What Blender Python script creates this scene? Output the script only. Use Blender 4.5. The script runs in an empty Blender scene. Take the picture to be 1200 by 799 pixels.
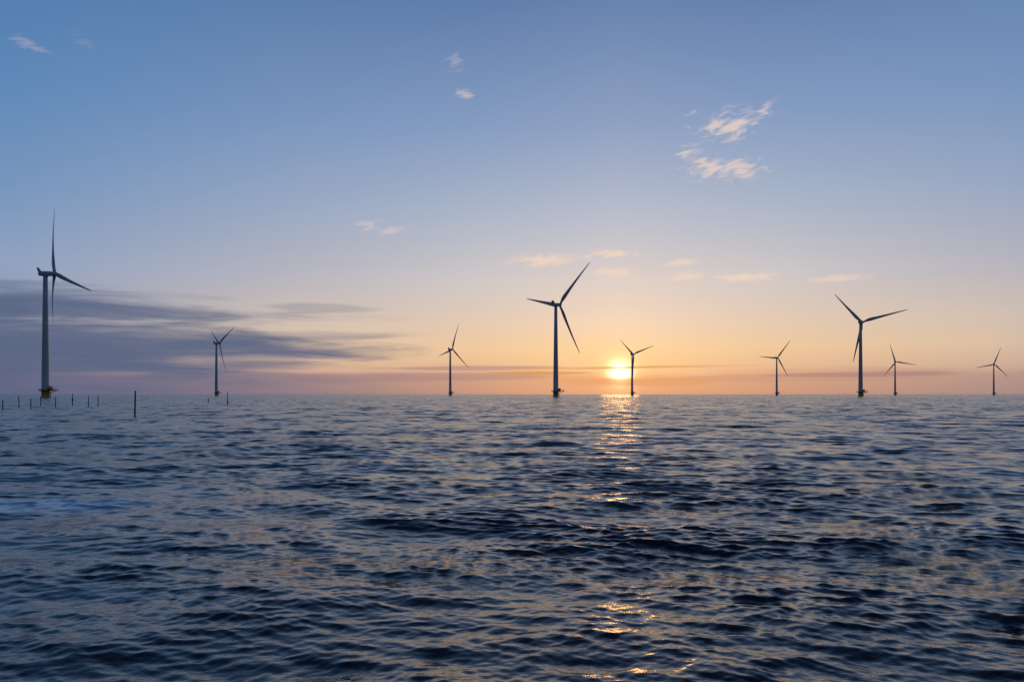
import bpy, bmesh, math, random
import numpy as np
from mathutils import Matrix, Vector

R = math.radians
sc = bpy.context.scene
col = sc.collection

# ------------------------------------------------------------------ camera
EYE = 2.6
cam_d = bpy.data.cameras.new('camera')
cam = bpy.data.objects.new('camera', cam_d)
col.objects.link(cam)
cam.location = (0, 0, EYE)
cam.rotation_euler = (R(90), 0, 0)
cam_d.sensor_width = 36.0
cam_d.lens = 27.0
cam_d.shift_y = 62.5 / 1200.0          # level camera, horizon below the middle of the frame
cam_d.clip_start = 0.1
cam_d.clip_end = 120000
sc.camera = cam

sc.view_settings.view_transform = 'Standard'
sc.view_settings.look = 'None'
sc.view_settings.exposure = 0.0
sc.view_settings.gamma = 1.0
sc.view_settings.use_curve_mapping = False
sc.cycles.use_denoising = False
sc.cycles.max_bounces = 6
sc.cycles.glossy_bounces = 3
sc.cycles.sample_clamp_indirect = 6.0
sc.cycles.sample_clamp_direct = 0.0

SUN_AZ, SUN_EL = 8.0, 1.6               # degrees, azimuth from +Y towards +X


def lin(c):
    r = []
    for v in c:
        v = v / 255.0
        r.append(v / 12.92 if v <= 0.04045 else ((v + 0.055) / 1.055) ** 2.4)
    return (r[0], r[1], r[2], 1.0)


# ------------------------------------------------------------------ sky
world = bpy.data.worlds.new('World')
sc.world = world
world.use_nodes = True
wt = world.node_tree
for n in list(wt.nodes):
    wt.nodes.remove(n)


class G:
    """small expression builder for shader node trees"""
    def __init__(self, tree):
        self.t = tree

    def put(self, sock, v):
        if isinstance(v, bpy.types.NodeSocket):
            self.t.links.new(v, sock)
        else:
            sock.default_value = v

    def m(self, op, a, b=None, c=None, clamp=False):
        n = self.t.nodes.new('ShaderNodeMath')
        n.operation = op
        n.use_clamp = clamp
        self.put(n.inputs[0], a)
        if b is not None:
            self.put(n.inputs[1], b)
        if c is not None:
            self.put(n.inputs[2], c)
        return n.outputs[0]

    def add(self, a, b): return self.m('ADD', a, b)
    def sub(self, a, b): return self.m('SUBTRACT', a, b)
    def mul(self, a, b): return self.m('MULTIPLY', a, b)
    def mad(self, a, b, c): return self.m('MULTIPLY_ADD', a, b, c)

    def smooth(self, x, lo, hi):
        n = self.t.nodes.new('ShaderNodeMapRange')
        n.interpolation_type = 'SMOOTHSTEP'
        self.put(n.inputs['Value'], x)
        n.inputs['From Min'].default_value = lo
        n.inputs['From Max'].default_value = hi
        return n.outputs[0]

    def mix(self, f, a, b, mode='MIX'):
        n = self.t.nodes.new('ShaderNodeMix')
        n.data_type = 'RGBA'
        n.blend_type = mode
        self.put(n.inputs[0], f)
        self.put(n.inputs[6], a)
        self.put(n.inputs[7], b)
        return n.outputs[2]

    def vec(self, x, y, z):
        n = self.t.nodes.new('ShaderNodeCombineXYZ')
        for i, v in enumerate((x, y, z)):
            self.put(n.inputs[i], v)
        return n.outputs[0]

    def noise(self, v, scale, detail=4, rough=0.55, dist=0.0):
        n = self.t.nodes.new('ShaderNodeTexNoise')
        self.put(n.inputs['Vector'], v)
        n.inputs['Scale'].default_value = scale
        n.inputs['Detail'].default_value = detail
        n.inputs['Roughness'].default_value = rough
        n.inputs['Distortion'].default_value = dist
        return n.outputs[0]

    def ramp(self, f, stops, interp='LINEAR'):
        n = self.t.nodes.new('ShaderNodeValToRGB')
        cr = n.color_ramp
        cr.interpolation = interp
        while len(cr.elements) < len(stops):
            cr.elements.new(1.0)
        for e, (p, c) in zip(cr.elements, stops):
            e.position = p
            e.color = c
        self.put(n.inputs[0], f)
        return n.outputs[0]


g = G(wt)
tc = wt.nodes.new('ShaderNodeTexCoord')
sep = wt.nodes.new('ShaderNodeSeparateXYZ')
wt.links.new(tc.outputs['Generated'], sep.inputs[0])
dx, dy, dz = sep.outputs
DEG = 180.0 / math.pi
az = g.mul(g.m('ARCTAN2', dx, dy), DEG)
el = g.mul(g.m('ARCSINE', dz), DEG)
elp = g.m('MAXIMUM', el, 0.0)
t_el = g.m('SQRT', g.mul(elp, 1 / 90.0))
d_az = g.m('ABSOLUTE', g.m('WRAP', g.sub(az, SUN_AZ), 180.0, -180.0))

ELS = [0.0, 1.4, 3.3, 5.2, 8.3, 13.2, 19.0, 27.0, 45.0, 90.0]
COLS = {   # sky colour over elevation, for angles away from the sun's azimuth
    0:   [(222, 170, 135), (246, 198, 142), (252, 214, 160), (246, 218, 190), (226, 213, 207), (188, 195, 212), (148, 168, 203), (106, 136, 182), (56, 83, 127), (34, 54, 90)],
    11:  [(186, 148, 135), (226, 180, 147), (242, 205, 162), (232, 207, 185), (212, 206, 206), (176, 188, 208), (138, 163, 202), (98, 130, 179), (56, 83, 127), (34, 54, 90)],
    24:  [(164, 138, 136), (208, 171, 153), (226, 198, 171), (216, 199, 186), (190, 188, 198), (158, 175, 203), (126, 155, 198), (93, 130, 178), (56, 83, 127), (34, 54, 90)],
    41:  [(100, 106, 136), (114, 116, 146), (150, 148, 170), (160, 163, 184), (148, 168, 200), (122, 155, 197), (98, 142, 192), (78, 124, 177), (56, 83, 127), (34, 54, 90)],
    110: [(86, 90, 112), (96, 98, 120), (108, 110, 132), (110, 116, 140), (106, 120, 150), (94, 116, 154), (80, 110, 154), (66, 102, 150), (48, 80, 130), (34, 54, 90)],
    180: [(78, 80, 98), (90, 88, 106), (102, 98, 116), (100, 102, 124), (92, 102, 130), (82, 100, 136), (72, 96, 138), (60, 90, 138), (45, 75, 124), (34, 54, 90)],
}
keys = sorted(COLS)
sky = None
for i, k in enumerate(keys):
    rc = g.ramp(t_el, [(math.sqrt(e / 90.0), lin(c)) for e, c in zip(ELS, COLS[k])], 'EASE' if False else 'LINEAR')
    if sky is None:
        sky = rc
    else:
        f = g.m('MULTIPLY_ADD', d_az, 1.0 / (k - keys[i - 1]), -keys[i - 1] / (k - keys[i - 1]), clamp=True)
        sky = g.mix(f, sky, rc)

nish = wt.nodes.new('ShaderNodeTexSky')
nish.sky_type = 'NISHITA'
nish.sun_disc = False
nish.sun_elevation = R(SUN_EL)
nish.sun_rotation = R(SUN_AZ)
nish.air_density = 1.0
nish.dust_density = 1.0

# --- aureole round the low sun (light scattered by thin cloud)
sa, se = R(SUN_AZ), R(SUN_EL)
sdir = (math.sin(sa) * math.cos(se), math.cos(sa) * math.cos(se), math.sin(se))
dot = wt.nodes.new('ShaderNodeVectorMath')
dot.operation = 'DOT_PRODUCT'
wt.links.new(tc.outputs['Generated'], dot.inputs[0])
dot.inputs[1].default_value = sdir
ang = g.mul(g.m('ARCCOSINE', g.m('MINIMUM', dot.outputs['Value'], 1.0)), DEG)


def gauss(x, s):
    return g.m('EXPONENT', g.mul(g.mul(x, x), -1.0 / (2 * s * s)))


wide = gauss(ang, 3.2)
mid = gauss(ang, 0.85)
core = gauss(ang, 0.42)
sky = g.mix(1.0, sky, g.mix(wide, (0, 0, 0, 1), (0.05, 0.035, 0.015, 1)), 'ADD')

# --- clouds, laid out by azimuth and elevation
wv = g.vec(g.mul(az, 0.09), g.mul(el, 0.9), 0.0)
n_str = g.noise(wv, 1.0, 5, 0.55, 0.4)
wv2 = g.vec(g.mul(az, 0.03), g.mul(el, 0.55), 7.0)
n_big = g.noise(wv2, 1.0, 3, 0.5, 0.2)
wc = g.vec(g.mad(el, 0.3, g.mul(az, 0.75)), g.mad(az, -0.5, g.mul(el, 2.4)), 3.0)
n_cir = g.noise(wc, 1.0, 5, 0.56, 0.6)


def patch(az0, el0, ha, he, tilt, nz, namp, lo, hi):
    u = g.mul(g.sub(az, az0), 1.0 / ha)
    v = g.mul(g.sub(el, g.mad(g.sub(az, az0), tilt, el0)), 1.0 / he)
    q = g.sub(1.0, g.m('SQRT', g.add(g.mul(u, u), g.mul(v, v))))
    x = g.mad(g.sub(nz, 0.5), namp, q)
    return g.smooth(x, lo, hi)


# low bank that veils the horizon
low = g.mul(g.smooth(g.sub(g.mad(n_str, 1.6, 1.15), el), 0.0, 0.7), 0.55)
low_col = g.mix(g.smooth(g.sub(SUN_AZ, az), 2, 28), lin((212, 158, 124)), lin((98, 104, 137)))
low_col = g.mix(g.smooth(g.sub(az, SUN_AZ), 4, 30), low_col, lin((168, 141, 139)))
sky = g.mix(low, sky, low_col)

# slate stratus bank on the left: az, el, half width, half height, tilt, opacity
for a, e, ha, he, ti, op in [
    (-49, 6.0, 27, 1.30, -0.012, 0.80),
    (-32, 5.55, 18, 0.70, -0.005, 0.70),
    (-54, 4.6, 30, 1.8, 0.0, 0.85),
    (-42, 3.3, 30, 1.7, 0.0, 0.90),
    (-27, 3.1, 15, 0.75, 0.0, 0.80),
    (-50, 1.8, 34, 1.7, 0.0, 0.80),
    (-20, 2.1, 8, 0.40, 0.0, 0.50),
    (-14, 6.2, 4.0, 0.35, 0.0, 0.30),
    (-14, 4.3, 4.5, 0.35, 0.0, 0.30),
    (-84, 4.6, 28, 3.0, 0.0, 0.80),
]:
    p = g.mul(patch(a, e, ha, he, ti, n_str, 1.9, -0.28, 0.5), op)
    sky = g.mix(p, sky, lin((89, 105, 138)))

# thin mauve bars close to the sun and to the right
for a, e, ha, he, ti, op, c in [
    (-3, 1.95, 9, 0.22, 0.01, 0.55, (150, 122, 132)),
    (20, 1.15, 13, 0.40, 0.0, 0.45, (192, 150, 134)),
    (24, 1.35, 8, 0.22, 0.0, 0.55, (160, 125, 130)),
    (-8, 1.3, 14, 0.45, 0.0, 0.50, (158, 130, 138)),
]:
    p = g.mul(patch(a, e, ha, he, ti, n_str, 1.0, 0.0, 0.5), op)
    sky = g.mix(p, sky, lin(c))

# the veiled sun shines through the bars
sky = g.mix(1.0, sky, g.mix(mid, (0, 0, 0, 1), (0.75, 0.42, 0.11, 1)), 'ADD')
sky = g.mix(1.0, sky, g.mix(core, (0, 0, 0, 1), (5.0, 3.8, 2.0, 1)), 'ADD')
for a, e, ha, he, ti, op, c in [
    (9, 1.98, 10, 0.17, 0.010, 0.85, (214, 160, 104)),
    (2.6, 1.6, 5.4, 0.16, 0.0, 0.85, (205, 150, 100)),
    (9, 0.92, 9, 0.50, 0.0, 0.80, (222, 160, 112)),
]:
    p = g.mul(patch(a, e, ha, he, ti, n_str, 1.5, 0.0, 0.7), op)
    sky = g.mix(p, sky, lin(c))

# small lit wisps: az, el, half width, half height, tilt, opacity
for a, e, ha, he, ti, op in [
    (15.9, 18.6, 3.3, 1.2, 0.12, 0.85),
    (18.2, 19.5, 0.9, 0.6, 0.5, 0.45),
    (15.4, 15.8, 3.8, 1.1, -0.10, 0.85),
    (13.4, 16.7, 1.7, 0.9, -0.2, 0.7),
    (-3.6, 21.3, 0.9, 0.5, -0.1, 0.6),
    (-4.2, 23.3, 1.0, 0.8, 0.0, 0.22),
    (-10.6, 12.3, 1.4, 0.6, -0.1, 0.55),
    (-8.9, 11.9, 1.4, 0.4, 0.1, 0.5),
    (2.6, 9.9, 3.2, 0.50, 0.0, 0.75),
    (7.3, 10.3, 2.2, 0.34, 0.0, 0.75),
    (7.6, 8.9, 1.9, 0.4, 0.0, 0.55),
    (12.6, 9.5, 1.8, 0.35, 0.1, 0.65),
    (12.6, 8.5, 1.9, 0.4, 0.05, 0.6),
    (16.8, 8.3, 2.4, 0.4, 0.0, 0.7),
    (23.2, 7.9, 2.4, 0.32, 0.0, 0.5),
    (-32.0, 21.0, 1.2, 0.5, -0.3, 0.22),
    (-29.4, 22.0, 1.0, 0.5, -0.3, 0.08),
]:
    p = g.mul(patch(a, e, ha, he, ti, n_cir, 3.4, 0.1, 1.2) if e > 11 else patch(a, e, ha, he, ti, n_cir, 2.4, -0.1, 0.9), op)
    warm = lin((250, 222, 196)) if e < 11 else lin((236, 214, 204))
    sky = g.mix(p, sky, warm)

bg_a = wt.nodes.new('ShaderNodeBackground')
bg_a.inputs['Strength'].default_value = 0.05
wt.links.new(nish.outputs[0], bg_a.inputs['Color'])
bg_b = wt.nodes.new('ShaderNodeBackground')
wt.links.new(sky, bg_b.inputs['Color'])
bg_b.inputs['Strength'].default_value = 1.0
ms = wt.nodes.new('ShaderNodeMixShader')
ms.inputs[0].default_value = 0.9
wt.links.new(bg_a.outputs[0], ms.inputs[1])
wt.links.new(bg_b.outputs[0], ms.inputs[2])
wo = wt.nodes.new('ShaderNodeOutputWorld')
wt.links.new(ms.outputs[0], wo.inputs['Surface'])
world.cycles.sampling_method = 'NONE'

# ------------------------------------------------------------------ sun
sun_d = bpy.data.lights.new('sun', 'SUN')
sun = bpy.data.objects.new('sun', sun_d)
col.objects.link(sun)
sun_d.energy = 0.035
sun_d.angle = R(2.8)
sun_d.color = (1.0, 0.42, 0.10)
sun.rotation_euler = Vector(sdir).to_track_quat('Z', 'Y').to_euler()
sun.location = (0, 0, 200)


# ------------------------------------------------------------------ materials
def mat(name, base, rough=0.5, metal=0.0, var=0.0, scale=0.3, bump=0.0):
    m = bpy.data.materials.new(name)
    m.use_nodes = True
    t = m.node_tree
    b = t.nodes['Principled BSDF']
    b.inputs['Roughness'].default_value = rough
    b.inputs['Metallic'].default_value = metal
    q = G(t)
    c = t.nodes.new('ShaderNodeTexCoord')
    n = q.noise(c.outputs['Object'], scale, 5, 0.6)
    lo = tuple(v * (1 - var) for v in base) + (1,)
    hi = tuple(min(1, v * (1 + var)) for v in base) + (1,)
    t.links.new(q.ramp(n, [(0.3, lo), (0.7, hi)]), b.inputs['Base Color'])
    if bump:
        bn = t.nodes.new('ShaderNodeBump')
        bn.inputs['Strength'].default_value = 0.6
        bn.inputs['Distance'].default_value = bump
        t.links.new(q.noise(c.outputs['Object'], scale * 12, 4), bn.inputs['Height'])
        t.links.new(bn.outputs[0], b.inputs['Normal'])
    return m


M_WHITE = mat('tower_paint', (0.44, 0.42, 0.41), 0.45, 0, 0.06, 0.15)
M_BLADE = mat('blade_paint', (0.42, 0.40, 0.39), 0.4, 0, 0.05, 0.2)
M_NAC = mat('nacelle_paint', (0.36, 0.38, 0.40), 0.45, 0, 0.06, 0.4)
M_YELLOW = mat('foundation_yellow', (0.56, 0.31, 0.02), 0.5, 0, 0.15, 0.5)
M_ORANGE = mat('cabinet_orange', (0.75, 0.20, 0.02), 0.35, 0, 0.08, 0.8)
M_STEEL = mat('dark_steel', (0.06, 0.065, 0.07), 0.6, 0.3, 0.2, 1.0)
M_WOOD = mat('weathered_wood', (0.035, 0.028, 0.022), 0.85, 0, 0.35, 4.0, 0.02)


# ------------------------------------------------------------------ sea
def build_sea():
    rng = np.random.default_rng(11)
    # rings: fine where the waves can be told apart, coarse to the horizon
    rs = [1.5]
    while rs[-1] < 60000:
        r = rs[-1]
        if r < 6:
            s = 0.10
        elif r < 30:
            s = max(0.019, 0.0030 * r)
        elif r < 260:
            s = 0.0036 * r
        elif r < 700:
            s = 0.94
        elif r < 3000:
            s = 0.02 * r
        else:
            s = 0.08 * r
        rs.append(r + s)
    rs = np.array(rs)
    fine = np.linspace(R(-38), R(38), 760)
    coarse = np.linspace(R(38), R(322), 72)[1:-1]
    th = np.concatenate([fine, coarse])
    nr, nt = len(rs), len(th)
    dr = np.gradient(rs)
    rr, tt = np.meshgrid(rs, th, indexing='ij')
    x0 = (rr * np.sin(tt)).astype(np.float32)
    y0 = (rr * np.cos(tt)).astype(np.float32)
    dx = np.zeros_like(x0)
    dy = np.zeros_like(x0)
    h = np.zeros_like(x0)
    # gusts: patches of rougher and calmer water
    gust = np.zeros_like(x0)
    for _ in range(14):
        L = math.exp(rng.uniform(math.log(7), math.log(60)))
        d = rng.uniform(0, 2 * math.pi)
        gust += np.sin((2 * math.pi / L) * (math.sin(d) * x0 + math.cos(d) * y0) + rng.uniform(0, 6.28)).astype(np.float32)
    gust = np.clip(1.0 + 0.045 * gust, 0.75, 1.3)
    # wind sea, longest waves first so that the short ones can ride on their crests
    NW, L0, L1 = 260, 0.06, 7.0
    lam = np.exp(np.linspace(math.log(L1), math.log(L0), NW)) * np.exp(rng.normal(0, 0.01, NW))
    per_oct = NW / math.log2(L1 / L0)
    unres = np.zeros(nr)
    env = np.ones_like(x0)
    riding = False
    for L in lam:
        k = 2 * math.pi / L
        so = 0.090                                         # rms slope per octave
        if L > 0.5:
            so *= math.exp(-((math.log(L / 0.5)) / 1.1) ** 2)
        so = max(so, 0.050 if L < 4.5 else 0.032)
        if L < 0.2:
            so = 0.078
        if L < 0.11:
            so = 0.055
        slope = so * math.sqrt(2.0 / per_oct)
        a = slope / k
        if L < 0.8 and not riding:
            riding = True
            sg = float(h[:400].std()) + 1e-6
            env = gust * np.clip(1.0 + 0.14 * h / sg, 0.6, 1.5)
        if rng.random() < 0.68:
            d = R(180 + 18) + rng.normal(0, R(19 if L > 0.4 else 30))
        else:
            d = R(180 - 30) + rng.normal(0, R(16 if L > 0.4 else 30))
        cx, cy = math.sin(d), math.cos(d)
        ph = rng.uniform(0, 2 * math.pi)
        w = np.clip((L / dr - 2.4) / 1.6, 0, 1)           # what the grid can carry
        unres += (1 - w ** 2) * slope ** 2 / 2
        nz = np.nonzero(w > 1e-4)[0]
        if len(nz) == 0:
            continue
        sl = slice(nz[0], nz[-1] + 1)
        arg = (k * (cx * x0[sl] + cy * y0[sl]) + ph).astype(np.float32)
        ww = (a * w[sl])[:, None].astype(np.float32) * env[sl]
        s_, c_ = np.sin(arg), np.cos(arg)
        h[sl] += ww * c_
        q = 0.8 if L > 0.2 else 0.4
        dx[sl] -= q * cx * ww * s_
        dy[sl] -= q * cy * ww * s_
    # the wind pushes the crests over: steep fronts, gentle backs
    lean = 0.8
    X = x0 + dx + lean * h * math.sin(R(180 + 6))
    Y = y0 + dy + lean * h * math.cos(R(180 + 6))
    n = nr * nt
    co = np.empty((n + 1, 3), np.float32)
    co[:n, 0] = X.ravel()
    co[:n, 1] = Y.ravel()
    co[:n, 2] = h.ravel()
    co[n] = (0, 0, 0)
    i = np.arange(nr - 1)[:, None] * nt
    j = np.arange(nt)[None, :]
    j2 = (j + 1) % nt
    quads = np.stack([i + j, i + nt + j, i + nt + j2, i + j2], -1).reshape(-1, 4)[:, ::-1]
    fan = np.stack([np.full(nt, n), np.arange(nt), (np.arange(nt) + 1) % nt], -1)[:, ::-1]
    me = bpy.data.meshes.new('sea')
    nq, nf = len(quads), len(fan)
    me.vertices.add(n + 1)
    me.vertices.foreach_set('co', co.ravel())
    loops = np.concatenate([quads.ravel(), fan.ravel()]).astype(np.int32)
    me.loops.add(len(loops))
    me.loops.foreach_set('vertex_index', loops)
    me.polygons.add(nq + nf)
    starts = np.concatenate([np.arange(nq) * 4, nq * 4 + np.arange(nf) * 3]).astype(np.int32)
    me.polygons.foreach_set('loop_start', starts)
    me.polygons.foreach_set('use_smooth', np.ones(nq + nf, bool))
    me.update(calc_edges=True)
    at = me.attributes.new('chop', 'FLOAT', 'POINT')      # rms slope of ripples finer than the mesh
    v = (np.sqrt(unres)[:, None] * gust).ravel().astype(np.float32)
    at.data.foreach_set('value', np.append(v, v[0]))
    ob = bpy.data.objects.new('sea', me)
    col.objects.link(ob)
    ob['kind'] = 'structure'
    ob['label'] = 'choppy dark blue sea reaching to the horizon'
    return ob


def sea_material():
    m = bpy.data.materials.new('sea_water')
    m.use_nodes = True
    t = m.node_tree
    b = t.nodes['Principled BSDF']
    q = G(t)
    geo = t.nodes.new('ShaderNodeNewGeometry')
    pos = geo.outputs['Position']
    at = t.nodes.new('ShaderNodeAttribute')
    at.attribute_name = 'chop'
    chop = at.outputs['Fac']
    # microfacet alpha = sqrt(2) * rms slope, roughness = sqrt(alpha)
    rough = q.m('SQRT', q.mad(chop, 0.24, 0.0005))
    t.links.new(rough, b.inputs['Roughness'])
    b.inputs['IOR'].default_value = 1.5
    sp = t.nodes.new('ShaderNodeSeparateXYZ')
    t.links.new(pos, sp.inputs[0])
    px, py, pz = sp.outputs
    # thin foam slick drifting on the left
    u = q.mul(q.add(px, 12.0), 1 / 5.5)
    v = q.mul(q.sub(py, q.mad(q.add(px, 12.0), 0.25, 17.6)), 1 / 1.5)
    f = q.sub(1.0, q.m('SQRT', q.add(q.mul(u, u), q.mul(v, v))))
    fn = q.noise(q.vec(q.mul(px, 0.5), py, 0.0), 1.6, 6, 0.65, 0.6)
    foam = q.mul(q.smooth(q.mad(q.sub(fn, 0.5), 1.6, f), 0.0, 0.9), 0.9)
    t.links.new(q.mix(foam, (0.0012, 0.004, 0.009, 1), (0.45, 0.56, 0.68, 1)), b.inputs['Base Color'])
    # capillary ripples
    mp = q.vec(q.mul(px, 1.0), q.mul(py, 1.25), pz)
    n1 = q.noise(mp, 9.0, 3, 0.5, 0.3)
    n2 = q.noise(mp, 30.0, 2, 0.5, 0.2)
    hgt = q.mad(n2, 0.25, n1)
    bn = t.nodes.new('ShaderNodeBump')
    bn.inputs['Strength'].default_value = 0.32
    bn.inputs['Distance'].default_value = 0.02
    t.links.new(hgt, bn.inputs['Height'])
    # slopes of the chop that the mesh is too coarse to carry farther out
    nn = t.nodes.new('ShaderNodeTexNoise')
    t.links.new(q.vec(px, q.mul(py, 1.3), 0.0), nn.inputs['Vector'])
    nn.inputs['Scale'].default_value = 0.2
    nn.inputs['Detail'].default_value = 4
    nn.inputs['Roughness'].default_value = 0.78
    sb = t.nodes.new('ShaderNodeVectorMath')
    sb.operation = 'SUBTRACT'
    t.links.new(nn.outputs['Color'], sb.inputs[0])
    sb.inputs[1].default_value = (0.5, 0.5, 0.5)
    ml = t.nodes.new('ShaderNodeVectorMath')
    ml.operation = 'MULTIPLY'
    t.links.new(sb.outputs[0], ml.inputs[0])
    k = q.mul(chop, 12.0)
    t.links.new(q.vec(k, k, 0.0), ml.inputs[1])
    ad = t.nodes.new('ShaderNodeVectorMath')
    t.links.new(bn.outputs[0], ad.inputs[0])
    t.links.new(ml.outputs[0], ad.inputs[1])
    nm = t.nodes.new('ShaderNodeVectorMath')
    nm.operation = 'NORMALIZE'
    t.links.new(ad.outputs[0], nm.inputs[0])
    t.links.new(nm.outputs[0], b.inputs['Normal'])
    return m


sea = build_sea()
sea.data.materials.append(sea_material())


# ------------------------------------------------------------------ mesh helpers
def ring_tube(bm, pts, rads, seg=12, cap=True, mi=0):
    """tube through pts with a radius at each point"""
    rings = []
    for i, p in enumerate(pts):
        p = Vector(p)
        a = Vector(pts[max(i - 1, 0)])
        c = Vector(pts[min(i + 1, len(pts) - 1)])
        d = (c - a).normalized()
        up = Vector((0, 0, 1)) if abs(d.z) < 0.95 else Vector((1, 0, 0))
        s = d.cross(up).normalized()
        u = s.cross(d).normalized()
        rings.append([bm.verts.new(p + (s * math.cos(2 * math.pi * k / seg) + u * math.sin(2 * math.pi * k / seg)) * rads[i]) for k in range(seg)])
    for a, c in zip(rings, rings[1:]):
        for k in range(seg):
            f = bm.faces.new((a[k], a[(k + 1) % seg], c[(k + 1) % seg], c[k]))
            f.smooth = True
    if cap:
        bm.faces.new(rings[0][::-1])
        bm.faces.new(rings[-1])
    return rings


def lathe(bm, prof, seg=40, center=(0, 0)):
    rings = []
    for r, z in prof:
        rings.append([bm.verts.new((center[0] + r * math.cos(2 * math.pi * k / seg), center[1] + r * math.sin(2 * math.pi * k / seg), z)) for k in range(seg)])
    for a, c in zip(rings, rings[1:]):
        for k in range(seg):
            f = bm.faces.new((a[k], a[(k + 1) % seg], c[(k + 1) % seg], c[k]))
            f.smooth = True
    bm.faces.new(rings[0][::-1])
    bm.faces.new(rings[-1])


def box(bm, lo, hi, bevel=0.0, mtx=None):
    r = bmesh.ops.create_cube(bm, size=1.0)
    vs = r['verts']
    for v in vs:
        v.co = Vector([lo[i] + (v.co[i] + 0.5) * (hi[i] - lo[i]) for i in range(3)])
    if bevel:
        es = list({e for v in vs for e in v.link_edges})
        rb = bmesh.ops.bevel(bm, geom=es, offset=bevel, segments=3, affect='EDGES', profile=0.5)
        vs = list({v for f in rb['faces'] for v in f.verts} | {v for v in vs if v.is_valid})
    if mtx is not None:
        for v in vs:
            v.co = mtx @ v.co


def mesh_obj(name, bm, material, parent=None):
    bmesh.ops.recalc_face_normals(bm, faces=bm.faces[:])
    me = bpy.data.meshes.new(name)
    bm.to_mesh(me)
    bm.free()
    me.materials.append(material)
    o = bpy.data.objects.new(name, me)
    col.objects.link(o)
    if parent:
        o.parent = parent
    return o


# ------------------------------------------------------------------ wind turbine
HUB_Z, HUB_Y, BLADE = 95.0, 6.4, 54.0
YAW = 43.0                       # rotors face the wind, away from the viewer to the right
ext = (math.sin(R(90 - YAW)), math.cos(R(90 - YAW)))    # side of the platform that carries the crane


def blade_mesh():
    bm = bmesh.new()
    st = [(1.2, 2.3, 1.0, 0), (2.6, 2.3, 1.0, 0), (4.5, 2.7, 0.75, 14), (7, 3.6, 0.45, 13), (10, 4.1, 0.32, 11),
          (14, 3.8, 0.27, 8.5), (19, 3.2, 0.24, 6), (25, 2.7, 0.21, 4), (31, 2.25, 0.19, 2.5), (37, 1.85, 0.18, 1.2),
          (43, 1.45, 0.17, 0.3), (48, 1.1, 0.16, -0.5), (51.5, 0.8, 0.15, -0.8), (53.4, 0.45, 0.15, -1), (54, 0.12, 0.15, -1)]
    rings = []
    n = 16
    for r, chord, tk, tw in st:
        fwd = 6.2 * (r / BLADE) ** 1.7 + r * 0.03
        ring = []
        for k in range(n):
            a = 2 * math.pi * k / n
            x = math.cos(a) * 0.5
            y = math.sin(a) * 0.5 * tk
            if tk < 0.9:
                y *= (0.45 + 0.55 * (0.5 + x)) ** 0.6 * 1.25     # blunt nose, thin tail
                x -= 0.18
            x *= chord
            y *= chord
            c, s = math.cos(R(tw)), math.sin(R(tw))
            ring.append(bm.verts.new((x * c - y * s, x * s + y * c + fwd, r)))
        rings.append(ring)
    for a, c in zip(rings, rings[1:]):
        for k in range(n):
            f = bm.faces.new((a[k], a[(k + 1) % n], c[(k + 1) % n], c[k]))
            f.smooth = True
    bm.faces.new(rings[0][::-1])
    bm.faces.new(rings[-1])
    return bm


def railing(bm, pts, h=1.1):
    for i, p in enumerate(pts):
        ring_tube(bm, [(p[0], p[1], p[2]), (p[0], p[1], p[2] + h)], [0.04, 0.04], 5)
    for z in (h * 0.5, h):
        q = [(p[0], p[1], p[2] + z) for p in pts]
        for a, c in zip(q, q[1:]):
            ring_tube(bm, [a, c], [0.035, 0.035], 5)


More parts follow.
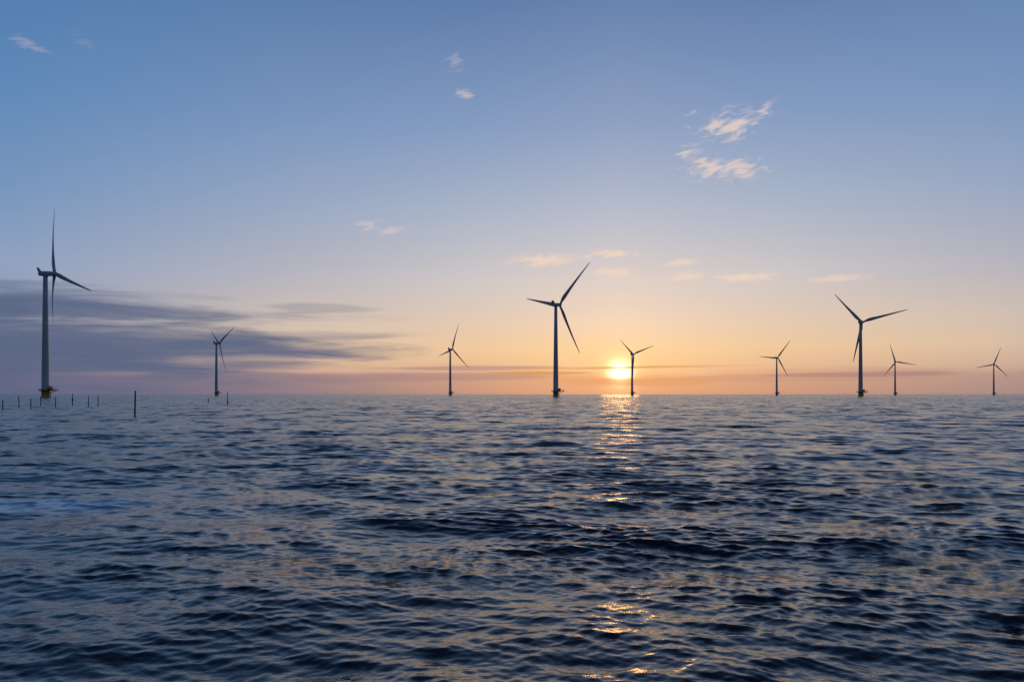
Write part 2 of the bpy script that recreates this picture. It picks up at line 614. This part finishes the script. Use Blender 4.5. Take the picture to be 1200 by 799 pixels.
def make_turbine():
    root = bpy.data.objects.new('wind_turbine', None)
    col.objects.link(root)
    root.empty_display_size = 5
    # foundation
    bm = bmesh.new()
    lathe(bm, [(2.75, -6), (2.75, 1.2), (2.75, 4.6), (2.95, 4.75), (2.95, 5.2)], 48)
    mesh_obj('transition_piece', bm, M_YELLOW, root)
    # boat landing on the lee side
    bm = bmesh.new()
    for s in (-0.75, 0.75):
        d = Vector((-ext[1] * s, ext[0] * s, 0))
        b = Vector((ext[0] * 3.5, ext[1] * 3.5, 0)) + d
        ring_tube(bm, [b + Vector((0, 0, -3)), b + Vector((0, 0, 4.9))], [0.2, 0.2], 10)
        for z in (0.8, 3.6):
            ring_tube(bm, [b + Vector((0, 0, z)), Vector((ext[0] * 2.6, ext[1] * 2.6, z)) + d], [0.12, 0.12], 8)
    for k in range(18):
        z = -0.5 + k * 0.3
        c = Vector((ext[0] * 3.5, ext[1] * 3.5, z))
        d = Vector((-ext[1], ext[0], 0)) * 0.55
        ring_tube(bm, [c - d, c + d], [0.03, 0.03], 5)
    mesh_obj('boat_landing', bm, M_YELLOW, root)
    # platform: round deck with an arm on one side
    bm = bmesh.new()
    lathe(bm, [(3.3, 5.22), (4.6, 5.3), (4.6, 5.95), (4.45, 5.96)], 40)
    ang_e = math.atan2(ext[1], ext[0])
    rot = Matrix.Rotation(ang_e, 4, 'Z')
    box(bm, (4.0, -1.9, 5.32), (8.9, 1.9, 5.90), 0.05, rot)
    for s in (-1.5, 1.5):
        ring_tube(bm, [rot @ Vector((2.9, s * 0.6, 3.0)), rot @ Vector((7.6, s, 5.45))], [0.16, 0.16], 8)
    plat = mesh_obj('platform', bm, M_STEEL, root)
    bm = bmesh.new()
    pts = []
    a0 = math.asin(1.8 / 4.45)
    for k in range(22):
        a = a0 + (2 * math.pi - 2 * a0) * k / 21
        pts.append(rot @ Vector((4.45 * math.cos(a), 4.45 * math.sin(a), 5.95)))
    railing(bm, pts)
    arm = [(4.2, 1.8), (5.6, 1.8), (7.0, 1.8), (8.5, 1.8), (8.5, 0), (8.5, -1.8), (7.0, -1.8), (5.6, -1.8), (4.2, -1.8)]
    railing(bm, [rot @ Vector((x, y, 5.90)) for x, y in arm])
    mesh_obj('railing', bm, M_STEEL, plat)
    # davit crane at the end of the arm
    bm = bmesh.new()
    c = rot @ Vector((7.9, -1.2, 5.9))
    tip = rot @ Vector((6.4, -0.2, 8.0))
    ring_tube(bm, [c, c + Vector((0, 0, 1.9))], [0.14, 0.11], 10)
    ring_tube(bm, [c + Vector((0, 0, 1.9)), tip], [0.10, 0.07], 8)
    mesh_obj('davit_crane', bm, M_STEEL, root)
    # orange cabinet between tower and arm
    bm = bmesh.new()
    box(bm, (2.7, -1.7, 5.98), (5.2, 1.7, 8.9), 0.6, rot)
    for f in bm.faces:
        f.smooth = True
    mesh_obj('equipment_cabinet', bm, M_ORANGE, root)
    # tower
    bm = bmesh.new()
    prof = [(2.76, 5.21), (2.76, 5.6), (2.72, 5.62)]
    zs = [18, 31, 50, 71, 92.4]
    for z in zs:
        r = 2.72 + (1.55 - 2.72) * (z - 5.6) / (92.4 - 5.6)
        prof += [(r, z)]
    lathe(bm, prof, 56)
    tower = mesh_obj('tower', bm, M_WHITE, root)
    for z in (31, 62):                 # flange seams
        r = 2.72 + (1.55 - 2.72) * (z - 5.6) / (92.4 - 5.6)
        bm = bmesh.new()
        lathe(bm, [(r + 0.03, z - 0.12), (r + 0.045, z - 0.08), (r + 0.045, z + 0.08), (r + 0.02, z + 0.12)], 48)
        mesh_obj('flange', bm, M_WHITE, tower)
    bm = bmesh.new()
    rd = Matrix.Rotation(ang_e + R(75), 4, 'Z')
    box(bm, (2.55, -0.5, 6.2), (2.80, 0.5, 8.4), 0.06, rd)
    mesh_obj('door', bm, M_STEEL, tower)
    # nacelle: rounded hull from the yaw ring to the hub
    bm = bmesh.new()
    prof = [(-4.6, 1.25, 1.35), (-4.45, 1.6, 1.6), (-3.5, 1.8, 1.75), (0, 1.95, 1.85), (3.5, 1.9, 1.85), (4.9, 1.7, 1.7), (5.3, 1.5, 1.55)]
    n = 20
    rings = []
    for y, hx, hz in prof:
        ring = []
        for k in range(n):
            a = 2 * math.pi * k / n
            ca, sa_ = math.cos(a), math.sin(a)
            e = 0.55
            ring.append(bm.verts.new((hx * math.copysign(abs(ca) ** e, ca), y, hz * math.copysign(abs(sa_) ** e, sa_))))
        rings.append(ring)
    for a, c in zip(rings, rings[1:]):
        for k in range(n):
            f = bm.faces.new((a[k], a[(k + 1) % n], c[(k + 1) % n], c[k]))
            f.smooth = True
    bm.faces.new(rings[0][::-1])
    bm.faces.new(rings[-1])
    ring_tube(bm, [(0, 0, -2.6), (0, 0, -1.5)], [1.62, 1.75], 28)
    nac = mesh_obj('nacelle', bm, M_NAC, root)
    tilt = Matrix.Rotation(R(5), 4, 'X')
    nac.matrix_local = Matrix.Translation((0, 0, HUB_Z - 0.45)) @ tilt
    # upright cooler fin at the tail and wind vane mast
    bm = bmesh.new()
    for s in (1,):
        vs = [(-4.5, 1.4), (-5.3, 4.4), (-4.7, 4.5), (-2.9, 1.6)]
        a = [bm.verts.new((-1.35, y, z)) for y, z in vs]
        c = [bm.verts.new((1.35, y, z)) for y, z in vs]
        bm.faces.new(a)
        bm.faces.new(c[::-1])
        for k in range(4):
            bm.faces.new((a[k], c[k], c[(k + 1) % 4], a[(k + 1) % 4]))
    mesh_obj('cooler_fin', bm, M_NAC, nac)
    # spinner
    bm = bmesh.new()
    lathe(bm, [(1.45, -1.7), (1.72, -1.2), (1.8, 0), (1.65, 1.0), (1.2, 1.9), (0.6, 2.4), (0.1, 2.55)], 32)
    bmesh.ops.rotate(bm, verts=bm.verts[:], cent=(0, 0, 0), matrix=Matrix.Rotation(R(-90), 3, 'X'))
    hub = mesh_obj('spinner', bm, M_NAC, root)
    hub.matrix_local = Matrix.Translation((0, HUB_Y, HUB_Z)) @ tilt
    bme = None
    for k in range(3):
        if bme is None:
            bl = mesh_obj('blade', blade_mesh(), M_BLADE, root)
            bme = bl.data
        else:
            bl = bpy.data.objects.new('blade', bme)
            col.objects.link(bl)
            bl.parent = root
    return root


def copy_tree(o, parent=None):
    c = o.copy()
    col.objects.link(c)
    c.parent = parent
    for ch in list(o.children):
        copy_tree(ch, c)
    return c


def place_turbine(t, x, y, phi, label):
    t.location = (x, y, 0)
    t.rotation_euler = (0, 0, R(-YAW))
    t['label'] = label
    t['category'] = 'wind turbine'
    t['group'] = 'wind turbines standing in the sea'
    bl = [c for c in t.children if c.name.split('.')[0] == 'blade']
    for k, b in enumerate(bl):
        b.matrix_local = (Matrix.Translation((0, HUB_Y, HUB_Z)) @ Matrix.Rotation(R(5), 4, 'X')
                          @ Matrix.Rotation(R(phi + 120 * k), 4, 'Y'))


TURBINES = [   # east, north (m), rotor angle, label
    (-355.8, 585.6, -11, 'tallest pale wind turbine at far left, seen side-on, yellow base with orange cabinet'),
    (-533.0, 1384.6, 60, 'dark wind turbine in front of the slate cloud bank, beside a thin pole'),
    (-126.5, 1573.0, 17, 'small wind turbine alone between the cloud bank and the tall middle turbine'),
    (45.0, 789.5, 42, 'tall grey wind turbine just left of the setting sun'),
    (276.0, 1764.7, 71, 'wind turbine right beside the setting sun, two blades raised in a V'),
    (670.0, 1943.8, 36, 'small wind turbine midway between the setting sun and the tall right turbine'),
    (444.0, 978.3, 77, 'tall wind turbine on the right with one blade pointing far right'),
    (1087.0, 2179.2, -18, 'small wind turbine just right of the tall right turbine'),
    (1474.0, 2349.9, 19, 'rightmost and smallest wind turbine near the edge of the photo'),
]
proto = make_turbine()
tlist = [proto] + [copy_tree(proto) for _ in TURBINES[1:]]
for t, a in zip(tlist, TURBINES):
    place_turbine(t, *a)


# ------------------------------------------------------------------ wooden poles standing in the water
def pole_mesh(h, r, lean, seed):
    rnd = random.Random(seed)
    bm = bmesh.new()
    pts, rad = [], []
    n = 7
    for k in range(n):
        f = k / (n - 1)
        z = -1.5 + f * (h + 1.5)
        zz = max(z, 0)
        pts.append((lean[0] * zz + rnd.uniform(-.01, .01), lean[1] * zz + rnd.uniform(-.01, .01), z))
        rad.append(r * (1.1 - 0.3 * f) * rnd.uniform(0.93, 1.07))
    ring_tube(bm, pts, rad, 9)
    return bm


def pole(x, y, h, r, lean, label, seed, extra=None):
    root = bpy.data.objects.new('wooden_pole', None)
    col.objects.link(root)
    root.location = (x, y, 0)
    root['label'] = label
    root['category'] = 'pole'
    root['group'] = 'fishing poles standing in the water'
    mesh_obj('shaft', pole_mesh(h, r, lean, seed), M_WOOD, root)
    bm = bmesh.new()
    top = Vector((lean[0] * h, lean[1] * h, h))
    ring_tube(bm, [top + Vector((0, 0, -0.02)), top + Vector((0, 0, 0.05)), top + Vector((0, 0, 0.09))], [r * 0.86, r * 0.8, r * 0.3], 9)
    mesh_obj('pole_top', bm, M_WOOD, root)
    if extra == 'band':
        bm = bmesh.new()
        c = Vector((lean[0] * h * .5, lean[1] * h * .5, h * .5))
        ring_tube(bm, [c + Vector((0, 0, -0.3)), c + Vector((0, 0, 0.0)), c + Vector((0, 0, 0.3))], [r * 1.3, r * 2.0, r * 1.3], 9)
        mesh_obj('net_bundle', bm, M_WOOD, root)
    if extra == 'cross':
        bm = bmesh.new()
        ring_tube(bm, [(-0.05, 0, 0.62), (0.85, 0.05, 0.58)], [0.06, 0.05], 8)
        mesh_obj('crosspiece', bm, M_WOOD, root)
    return root


POLES = [
    (-44.2, 90.0, 2.95, 0.095, (0.02, 0), 'tallest and nearest dark pole standing alone in the water', None),
    (-71.1, 192.0, 3.1, 0.11, (-0.015, 0), 'thin pole with a short side stub, below the turbine in front of the cloud bank', 'cross'),
    (-96.9, 151.0, 2.25, 0.09, (-0.05, 0), 'leaning pole left of the tall turbine, second from the left edge', None),
    (-86.2, 130.0, 1.6, 0.09, (0.0, 0), 'pole cut by the left edge of the photo', None),
    (-87.7, 140.0, 1.75, 0.09, (-0.02, 0), 'short low pole just left of the yellow turbine base', None),
    (-108.6, 177.0, 2.0, 0.10, (-0.01, 0), 'pole directly below the yellow turbine base', None),
    (-93.3, 157.0, 1.95, 0.09, (0.0, 0), 'first pole to the right of the yellow turbine base', None),
    (-103.0, 180.0, 2.65, 0.10, (0.0, 0), 'pole with a thick bundle at mid height, right of the yellow turbine base', 'band'),
    (-92.1, 167.0, 2.2, 0.09, (0.0, 0), 'left one of the close pair of poles before the tallest pole', None),
    (-90.0, 167.0, 2.25, 0.09, (0.01, 0), 'right one of the close pair of poles before the tallest pole', None),
    (-94.5, 239.0, 1.4, 0.14, (0.0, 0), 'very short far stake just left of the pole with a side stub', None),
]
for i, p in enumerate(POLES):
    pole(*p[:6], i + 3, p[6])
